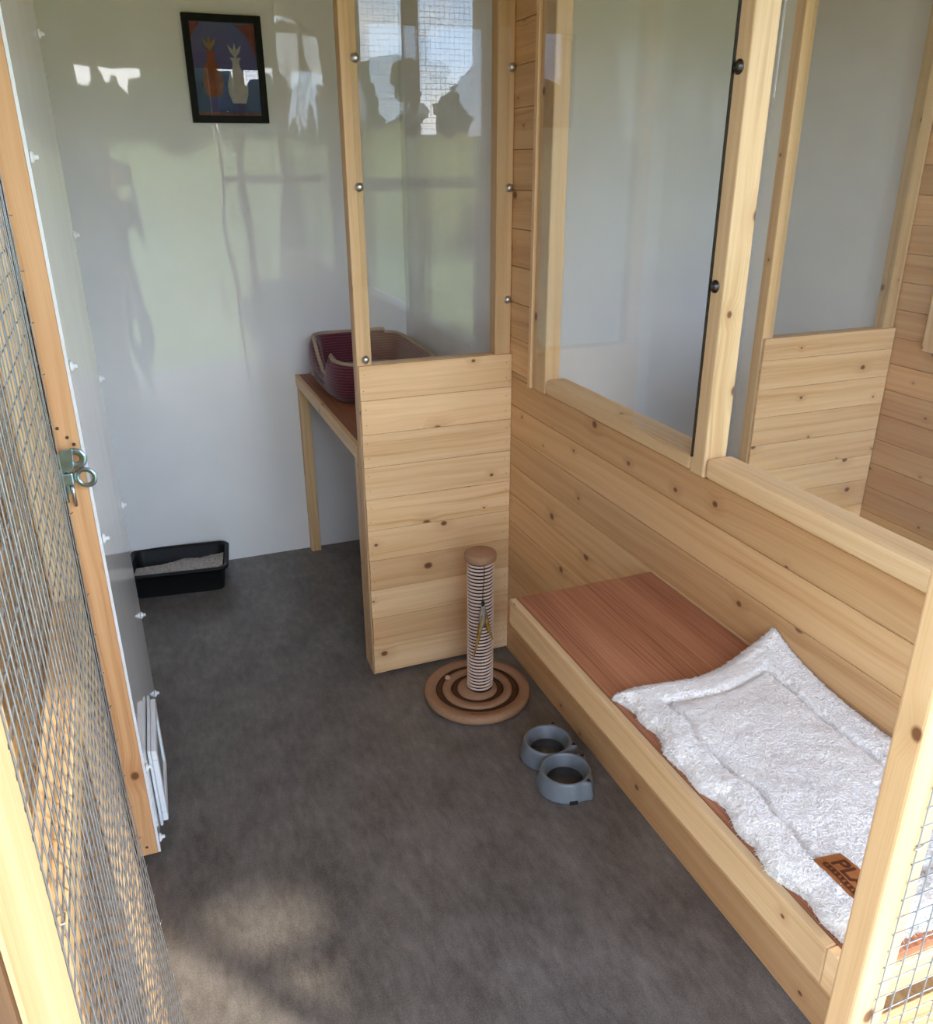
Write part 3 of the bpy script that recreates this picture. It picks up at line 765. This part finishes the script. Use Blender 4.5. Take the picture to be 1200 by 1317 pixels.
# ------------------------------------------------------------------ litter tray
def litter_tray():
    cx, cy, an = .0, 3.316, math.radians(-6.5)
    t = thing('litter_tray', 'black plastic litter tray in the back left corner', 'litter tray', (cx, cy, 0))
    R = Matrix.Rotation(an, 3, 'Z')
    def rr(hx, hy, rad, z, n=8):
        o = []
        for (sx, sy, a0) in ((1, 1, 0), (-1, 1, PI / 2), (-1, -1, PI), (1, -1, 1.5 * PI)):
            for k in range(n + 1):
                a = a0 + PI / 2 * k / n
                o.append(R @ V((sx * (hx - rad) + rad * math.cos(a), sy * (hy - rad) + rad * math.sin(a), 0)) + V((cx, cy, z)))
        return o
    hx, hy = .188, .128
    b = MB()
    vs = b.rings([rr(hx - .016, hy - .016, .03, .0005), rr(hx - .014, hy - .014, .032, .006), rr(hx - .004, hy - .004, .035, .1), rr(hx + .010, hy + .010, .04, .103), rr(hx + .012, hy + .012, .04, .099), rr(hx + .013, hy + .013, .04, .106), rr(hx + .009, hy + .009, .04, .111), rr(hx - .004, hy - .004, .034, .110), rr(hx - .008, hy - .008, .033, .1), rr(hx - .018, hy - .018, .03, .007)], True, True)
    b.face(list(reversed(vs[0]))); b.face(vs[-1]); b.build('tray', BLACKPL, t)
    # the litter itself
    b = MB(); G = []
    nx, ny = 90, 60
    for i in range(nx + 1):
        row = []
        for j in range(ny + 1):
            u, v = -1 + 2 * i / nx, -1 + 2 * j / ny
            p = V((u * (hx - .0125), v * (hy - .0125), 0))
            lean = .5 - .5 * v                      # banked up to the front
            z = .060 + .036 * lean ** .8 + .012 * u * .5 + .010 * noise.noise(p * 14) + .003 * noise.noise(p * 70) + .0022 * noise.noise(p * 160)
            if v > .2: z -= .018 * (v - .2) * (1 - u)
            row.append(R @ p + V((cx, cy, max(.0085, z))))
        G.append(row)
    vs = b.rings(G, False, True)
    o = b.build('cat_litter', LITTER, loc=(cx, cy, .04)); tag(o, 'grey clumping litter heaped inside the black tray', 'cat litter'); o['kind'] = 'stuff'
litter_tray()
# ------------------------------------------------------------------ scratching post
SPX, SPY = .853, 2.118
sp = thing('scratching_post', 'brown and white rope scratching post on a round grooved base', 'scratching post', (SPX, SPY, 0))
b = MB(); prof = [(0, .001), (.163, .001), (.171, .006), (.173, .014), (.172, .024), (.168, .029), (.161, .0305)]
def zone(r0, r1): return [(r0 + .0015, .0305), (r0, .028), (r0 - .001, .021), (r1 + .001, .021), (r1, .028), (r1 - .0015, .0305)]
b.lathe(prof + zone(.137, .113) + zone(.087, .064) + [(.03, .0305), (0, .0305)], (SPX, SPY, 0), 72)
base = b.build('base', CARDB, sp)
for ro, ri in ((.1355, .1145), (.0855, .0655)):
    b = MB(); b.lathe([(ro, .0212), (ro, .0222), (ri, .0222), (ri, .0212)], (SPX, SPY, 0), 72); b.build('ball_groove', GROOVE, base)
b = MB(); b.lathe([(0, .0305), (.0392, .0305), (.0392, .492), (0, .492)], (SPX + .01, SPY, 0), 40); col = b.build('column', ROPE_D, sp)
b = MB(); pts = []; turns = 38
for k in range(turns * 28 + 1):
    a = 2 * PI * k / 28; pts.append((SPX + .01 + .0392 * math.cos(a), SPY + .0392 * math.sin(a), .034 + .452 * k / (turns * 28)))
b.tube(pts, .0037, 7); b.build('rope_wrap', ROPE_L, sp)
b = MB(); b.lathe([(0, .490), (.044, .490), (.048, .493), (.0495, .498), (.0495, .511), (.047, .516), (.042, .518), (0, .519)], (SPX + .01, SPY, 0), 48); b.build('cap', CARDB, sp)
# faint maker's mark on the rim: a small dark script-like flourish
b = MB(); aa = math.radians(-118)
for k in range(7):
    a = aa + k * .05; w = .007 if k else .011
    c0 = V((SPX + .150 * math.cos(a), SPY + .150 * math.sin(a), .0306)); tn = V((-math.sin(a), math.cos(a), 0)); rn = V((math.cos(a), math.sin(a), 0))
    b.tube([c0 - tn * .002 - rn * w * .4, c0 + rn * w * .5, c0 + tn * .002 - rn * w * .4], .0008, 5)
b.build('printed_mark', GROOVE, base)
b = MB(); b.lathe([(.0095 * math.sin(PI * k / 12), -.0095 * math.cos(PI * k / 12)) for k in range(13)], (.779, 2.198, .0325), 20)
tag(b.build('toy_ball', BALL, loc=(.779, 2.198, .0325)), 'small pinkish ball in the groove of the scratching post base', 'ball')
ft = thing('feather_toy', 'golden feather toy hanging on a black cord from the scratching post', 'cat toy', (.85, 2.072, .3))
TX, TY = .853, 2.0695
b = MB(); b.tube([(TX + .004, TY + .003, .489), (TX + .002, TY, .45), (TX - .001, TY, .41), (TX - .002, TY, .375)], .0012, 6); b.build('cord', CORD, ft)
b = MB(); b.lathe([(0, 0), (.004, .001), (.0055, .006), (.0055, .014), (.003, .019), (0, .02)], (TX - .002, TY - .002, .356), 14); b.build('bead', CORD, ft)
def feather(dx, dy, ln, wd, m):
    b = MB(); n = 9; R_ = []
    for k in range(n + 1):
        f = k / n; c = V((TX - .002 + dx * f ** 1.3, TY - .004 + dy * f, .357 - ln * f)); w_ = wd * (math.sin(PI * min(1, f * .85 + .12)) ** .7) + .0006
        tw = V((.8, -.25, 0)).normalized(); 
        R_.append([c - tw * w_, c + V((0, -.0016, .0)), c + tw * w_, c + V((0, .0012, 0))])
    vs = b.rings(R_, True, True); b.face(list(reversed(vs[0]))); b.face(vs[-1]); b.build('feather', m, ft)
feather(-.010, -.006, .08, .011, FEATHW); feather(-.03, -.010, .15, .006, FEATH); feather(-.036, -.008, .175, .004, FEATH)
feather(.018, -.006, .095, .009, FEATH); feather(.03, -.008, .12, .004, FEATH); feather(-.018, -.004, .10, .007, FEATH)
# ------------------------------------------------------------------ double bowl
db = thing('double_bowl', 'grey cat shaped double bowl on the floor under the shelf', 'pet bowl', (.91, 1.68, 0))
for (bx, by) in ((.932, 1.760), (.921, 1.628)):
    b = MB(); n = 56; R_ = []
    ears = [math.radians(a) for a in (52, -38)] if by > 1.7 else [math.radians(a) for a in (24, -62)]
    def wob(a, k):
        e = 0
        for q in ears:
            d = abs((a - q + PI) % (2 * PI) - PI); e = max(e, max(0, 1 - d / .26))
        return k * e
    for (r, z, k) in ((.081, .001, .014), (.0815, .006, .015), (.0715, .05, .017), (.070, .0545, .017), (.0675, .0575, .004), (.064, .0575, 0), (.0615, .055, 0), (.060, .05, 0), (.051, .016, 0), (.047, .012, 0)):
        R_.append([V((bx + (r + wob(2 * PI * j / n, k)) * math.cos(2 * PI * j / n), by + (r + wob(2 * PI * j / n, k)) * math.sin(2 * PI * j / n), z)) for j in range(n)])
    vs = b.rings(R_, True, True); b.face(list(reversed(vs[0]))); b.face(vs[-1])
    bo = b.build('bowl', GREYPL, db)
    b = MB(); b.lathe([(0, .0185), (.0515, .0185), (.0515, .0192), (0, .0192)], (bx, by, 0), 48); b.build('water', DARKWATER, bo)
    for q in ears:   # the dark inside of each ear
        c_ = V((bx + .0755 * math.cos(q), by + .0755 * math.sin(q), .0566)); rn = V((math.cos(q), math.sin(q), 0)); tn = V((-math.sin(q), math.cos(q), 0))
        b = MB(); A = [c_ - rn * .004 - tn * .007, c_ + rn * .008, c_ - rn * .004 + tn * .007]
        lo = [b.bm.verts.new(p - V((0, 0, .002))) for p in A]; hi = [b.bm.verts.new(p + V((0, 0, .0012))) for p in A]
        for k in range(3): b.face([lo[k], lo[(k + 1) % 3], hi[(k + 1) % 3], hi[k]])
        b.face(list(reversed(lo))); b.face(hi); b.build('ear_hollow', BLACKPL, bo)
b = MB(); b.box((.912, 1.687, .001), (.94, 1.701, .046)); b.build('bridge', GREYPL, db, .006)
b = MB(); a = math.radians(-100); c_ = V((.921 + .0795 * math.cos(a), 1.628 + .0795 * math.sin(a), .0))
b.box((-.012, -.005, .0005), (.012, .0045, .011), 0, M=Matrix.Translation(c_) @ Matrix.Rotation(a + PI / 2, 4, 'Z')); b.build('finger_notch', BLACKPL, db, .003)
# ------------------------------------------------------------------ outdoors, seen in the reflections
b = MB(); G = []
def lawn_z(y): return -.22 + 3.6 * max(0, min(1, (-y - 10) / 36)) ** 1.2
for k in range(61):
    y = 4.5 - k * 1.3; G.append([V((-60 + 6 * q, y, lawn_z(y) + (.06 * noise.noise(V((q * 1.7, y * .3, 0))) if y < -2 else 0))) for q in range(21)])
b.rings(G, False, True); struct(b.build('lawn', GRASS), 'sunlit lawn rising away in front of the pens')
b = MB(); b.box((-3, -1.05, -.22), (6, .40, -.06)); struct(b.build('path', STONE), 'concrete path along the pen fronts')
def blob(mb, c, r, sx=1, sy=1, sz=1, n=3, amp=.35, sc=1.6):
    bm2 = bmesh.new(); bmesh.ops.create_icosphere(bm2, subdivisions=n, radius=1)
    mp = {}
    for v in bm2.verts:
        d = v.co.normalized(); k = 1 + amp * noise.noise(d * sc + V(c)) + amp * .5 * noise.noise(d * sc * 3.1 + V(c))
        mp[v] = mb.bm.verts.new(V(c) + V((d.x * sx, d.y * sy, d.z * sz)) * (r * k))
    for f in bm2.faces: mb.face([mp[v] for v in f.verts], smooth=True)
    bm2.free()
hp = MB()
for k in range(26): blob(hp, (4.6 + k * .72, -13 + .3 * math.sin(k * 1.3), 1.05 + .12 * math.sin(k * 2.1)), .85, 1, .8, 1.4, 3, .3, 3)
tag(hp.build('garden_hedge', LEAFY, loc=(13, -13, 0)), 'yellow green hedge across the lawn, seen in reflections', 'hedge')
tl = ['rounded dark tree on the rise beyond the lawn, seen in reflections'] * 9
for k in range(26):
    x = -20 + (k % 13) * 5.6 + (2.8 if k > 12 else 0); y = -42 - 1.5 * (k % 2) - (8.5 if k > 12 else 0); h = 3.3 + 1.0 * math.sin(k * 2.3)
    t = thing('garden_tree', tl[0], 'tree', (x, y, lawn_z(y)), 'trees beyond the lawn')
    gz = lawn_z(y); b = MB(); b.tube([(x, y, gz - .1), (x + .1, y, gz + h * .3), (x, y, gz + h * .6)], [.22, .17, .1], 10); b.build('trunk', BARK, t)
    b = MB()
    for q in range(7): blob(b, (x + random.uniform(-.9, .9), y + random.uniform(-.6, .6), gz + h * (.12 + .105 * q) - .1), random.uniform(1.1, 1.4), 1.15, 1, .8, 4, .4, 2.2)
    b.build('crown', LEAF, t)
# ------------------------------------------------------------------ the photographer, seen as a grey shape in the back wall
def skin_fig(verts, edges, radii, name, m, parent, root=0, sub=2):
    me = bpy.data.meshes.new(name); off = world_loc(parent)
    me.from_pydata([V(v) - off for v in verts], edges, [])
    o = bpy.data.objects.new(name, me); C.objects.link(o); o.parent = parent
    o.modifiers.new('skin', 'SKIN'); 
    if not me.skin_vertices: me.attributes.new
    sv = me.skin_vertices[0].data if me.skin_vertices else None
    if sv is None: return o
    for i, r in enumerate(radii):
        sv[i].radius = (r, r) if isinstance(r, (int, float)) else r; sv[i].use_root = (i == root)
    s = o.modifiers.new('sub', 'SUBSURF'); s.levels = sub; s.render_levels = sub
    me.materials.append(m); return o
PX, PY = -.12, -.42
ps = thing('person', 'person in a dark jacket and trousers standing at the doorway holding up a phone', 'person', (PX, PY, -.06))
G0 = -.06
def P_(x, y, z): return (PX + x, PY + y, z + G0)
bv, be, br = [], [], []
def chain(pts, rad, start=None):
    prev = start
    for p, r in zip(pts, rad):
        bv.append(p); br.append(r); i = len(bv) - 1
        if prev is not None: be.append((prev, i))
        prev = i
    return prev
def reset(): bv.clear(); be.clear(); br.clear()
pel = chain([P_(0, 0, .93)], [(.15, .10)])
ch = chain([P_(0, 0, 1.08), P_(0, 0, 1.25), P_(0, .0, 1.38)], [(.13, .09), (.15, .10), (.15, .09)], pel)
nk = chain([P_(0, .01, 1.46), P_(0, .02, 1.52)], [.055, .052], ch)
chain([P_(0, .035, 1.58), P_(0, .04, 1.65), P_(0, .03, 1.715)], [(.068, .085), (.076, .095), (.058, .07)], nk)
phone_c = V((0, 0, H)) - fw * .016 + dn * .055
for sd_ in (-1, 1):
    wr = phone_c + rt * (sd_ * .062) + dn * .075 - fw * .05
    sh_ = chain([P_(sd_ * .185, 0, 1.40), P_(sd_ * .225, .03, 1.26), P_(sd_ * .24, .06, 1.12)], [.058, .05, .042], ch)
    elb = V(P_(sd_ * .24, .06, 1.12)); e2 = elb.lerp(wr, .5)
    w_ = chain([tuple(e2), tuple(wr)], [.037, .026], sh_)
    palm = wr - dn * .055 + fw * .022
    pm = chain([tuple(palm)], [(.034, .016)], w_)
    for k in range(4):            # fingers curl round the back edge of the phone
        b0 = palm - dn * (.030 - .019 * k) - rt * sd_ * .004 + fw * .012
        chain([tuple(b0), tuple(b0 + fw * .026 - rt * sd_ * .006), tuple(b0 + fw * .031 - rt * sd_ * (.030 - .003 * abs(k - 1)))], [.0095, .0085, .007], pm)
    b0 = palm + dn * .012 - rt * sd_ * .018
    chain([tuple(b0), tuple(b0 - rt * sd_ * .014 - dn * .018 - fw * .004), tuple(b0 - rt * sd_ * .02 - dn * .042)], [.012, .010, .008], pm)
    hip = chain([P_(sd_ * .09, 0, .86), P_(sd_ * .10, .015, .50), P_(sd_ * .105, -.01, .10)], [.085, .06, .042], pel)
    chain([P_(sd_ * .115, .06, .045), P_(sd_ * .12, .15, .03)], [.04, .03], hip)
body = skin_fig(list(bv), list(be), list(br), 'body', SKIN, ps)
reset()
pel = chain([P_(0, 0, .90)], [(.17, .12)])
ch = chain([P_(0, 0, 1.08), P_(0, 0, 1.25), P_(0, 0, 1.39), P_(0, .005, 1.45)], [(.155, .115), (.17, .12), (.165, .105), (.075, .075)], pel)
for sd_ in (-1, 1):
    wr = phone_c + rt * (sd_ * .062) + dn * .075 - fw * .05
    elb = V(P_(sd_ * .24, .06, 1.12))
    chain([P_(sd_ * .19, 0, 1.39), P_(sd_ * .23, .03, 1.26), tuple(elb), tuple(elb.lerp(wr, .5)), tuple(elb.lerp(wr, .9))], [.072, .064, .056, .05, .04], ch - 1)
skin_fig(list(bv), list(be), list(br), 'jacket', CLOTH, ps)
reset()
pel = chain([P_(0, 0, .95)], [(.16, .115)])
for sd_ in (-1, 1): chain([P_(sd_ * .09, 0, .85), P_(sd_ * .10, .015, .50), P_(sd_ * .105, -.01, .09)], [.10, .075, .06], pel)
skin_fig(list(bv), list(be), list(br), 'trousers', JEANS, ps)
for sd_ in (-1, 1):
    reset(); chain([P_(sd_ * .105, -.03, .05), P_(sd_ * .113, .06, .05), P_(sd_ * .12, .17, .035)], [.05, .048, .036]); skin_fig(list(bv), list(be), list(br), 'shoe', SHOE, ps)
b = MB(); blob(b, P_(0, .015, 1.665), .1, .86, .98, .88, 4, .06, 4)
for v in list(b.bm.verts):
    if v.co.y > PY + .075 and v.co.z < G0 + 1.70: v.co.y = PY + .075
b.build('hair', HAIR, ps)
b = MB(); b.tube([P_(0, .128, 1.655), P_(0, .142, 1.625), P_(0, .145, 1.612)], [.007, .011, .009], 8); b.build('nose', SKIN, ps)
for sd_ in (-1, 1):
    b = MB(); b.lathe([(.011 * math.sin(PI * k / 8), -.011 * math.cos(PI * k / 8)) for k in range(9)], P_(sd_ * .031, .120, 1.655), 12); b.build('eye', simple('eye_dark', (.05, .035, .03), .2), ps)
    b = MB(); blob(b, P_(sd_ * .083, .03, 1.63), .03, .35, .6, 1, 2, .1, 2); b.build('ear', SKIN, ps)
b = MB(); b.tube([P_(-.024, .118, 1.585), P_(0, .128, 1.582), P_(.024, .118, 1.585)], [.004, .007, .004], 8); b.build('mouth', simple('lips', (.40, .16, .13), .5), ps)
b = MB(); Mph = Matrix(((rt.x, -dn.x, fw.x, phone_c.x), (rt.y, -dn.y, fw.y, phone_c.y), (rt.z, -dn.z, fw.z, phone_c.z), (0, 0, 0, 1)))
b.box((-.037, -.074, -.004), (.037, .074, .004), 1, M=Mph)
tag(b.build('phone', FRAMEB, bevel=.003, loc=tuple(phone_c)), 'dark phone held up in front of the person at the doorway', 'phone')
# ------------------------------------------------------------------ light
wd = bpy.data.worlds.new('sky'); bpy.context.scene.world = wd; wd.use_nodes = True
nt = wd.node_tree; nt.nodes.clear()
out = nt.nodes.new('ShaderNodeOutputWorld'); bg = nt.nodes.new('ShaderNodeBackground')
tc = nt.nodes.new('ShaderNodeTexCoord').outputs['Generated']
s = nt.nodes.new('ShaderNodeSeparateXYZ'); L(nt, tc, s.inputs[0])
sky = ramp(nt, s.outputs[2], [(0, (.62, .78, .98)), (.25, (.36, .60, .95)), (.8, (.20, .40, .82))])
cl = tex_noise(nt, scalevec(nt, tc, (2.2, 2.2, 6)), 1.6, 6, .6, .4)
c = mix(nt, ramp(nt, cl.outputs['Fac'], [(.42, 0), (.62, 1)]), sky, (.98, .98, 1.0))
low = ramp(nt, s.outputs[2], [(.0, 1), (.02, 0)])
c = mix(nt, low, c, (.75, .82, .9))
L(nt, c, bg.inputs[0]); L(nt, math_(nt, 'MULTIPLY', ramp(nt, s.outputs[2], [(0, 1), (.3, 1), (.6, .5)]), 11.), bg.inputs[1])
L(nt, bg.outputs[0], out.inputs[0])
sd = V((.59, -.8, 1.36)).normalized()
sl = bpy.data.lights.new('sun', 'SUN'); sl.energy = 5.6; sl.angle = math.radians(2.5); sl.color = (1, .93, .8)
so = bpy.data.objects.new('sun', sl); C.objects.link(so); so.rotation_euler = sd.to_track_quat('Z', 'Y').to_euler(); so.location = (6, -8, 14)
sc = bpy.context.scene
sc.view_settings.view_transform = 'Standard'; sc.view_settings.look = 'None'; sc.view_settings.gamma = 1; sc.view_settings.use_curve_mapping = False
sc.view_settings.exposure = -0.02
sc.cycles.max_bounces = 14; sc.cycles.diffuse_bounces = 8; sc.cycles.glossy_bounces = 6; sc.cycles.transparent_max_bounces = 32
sc.cycles.use_denoising = True
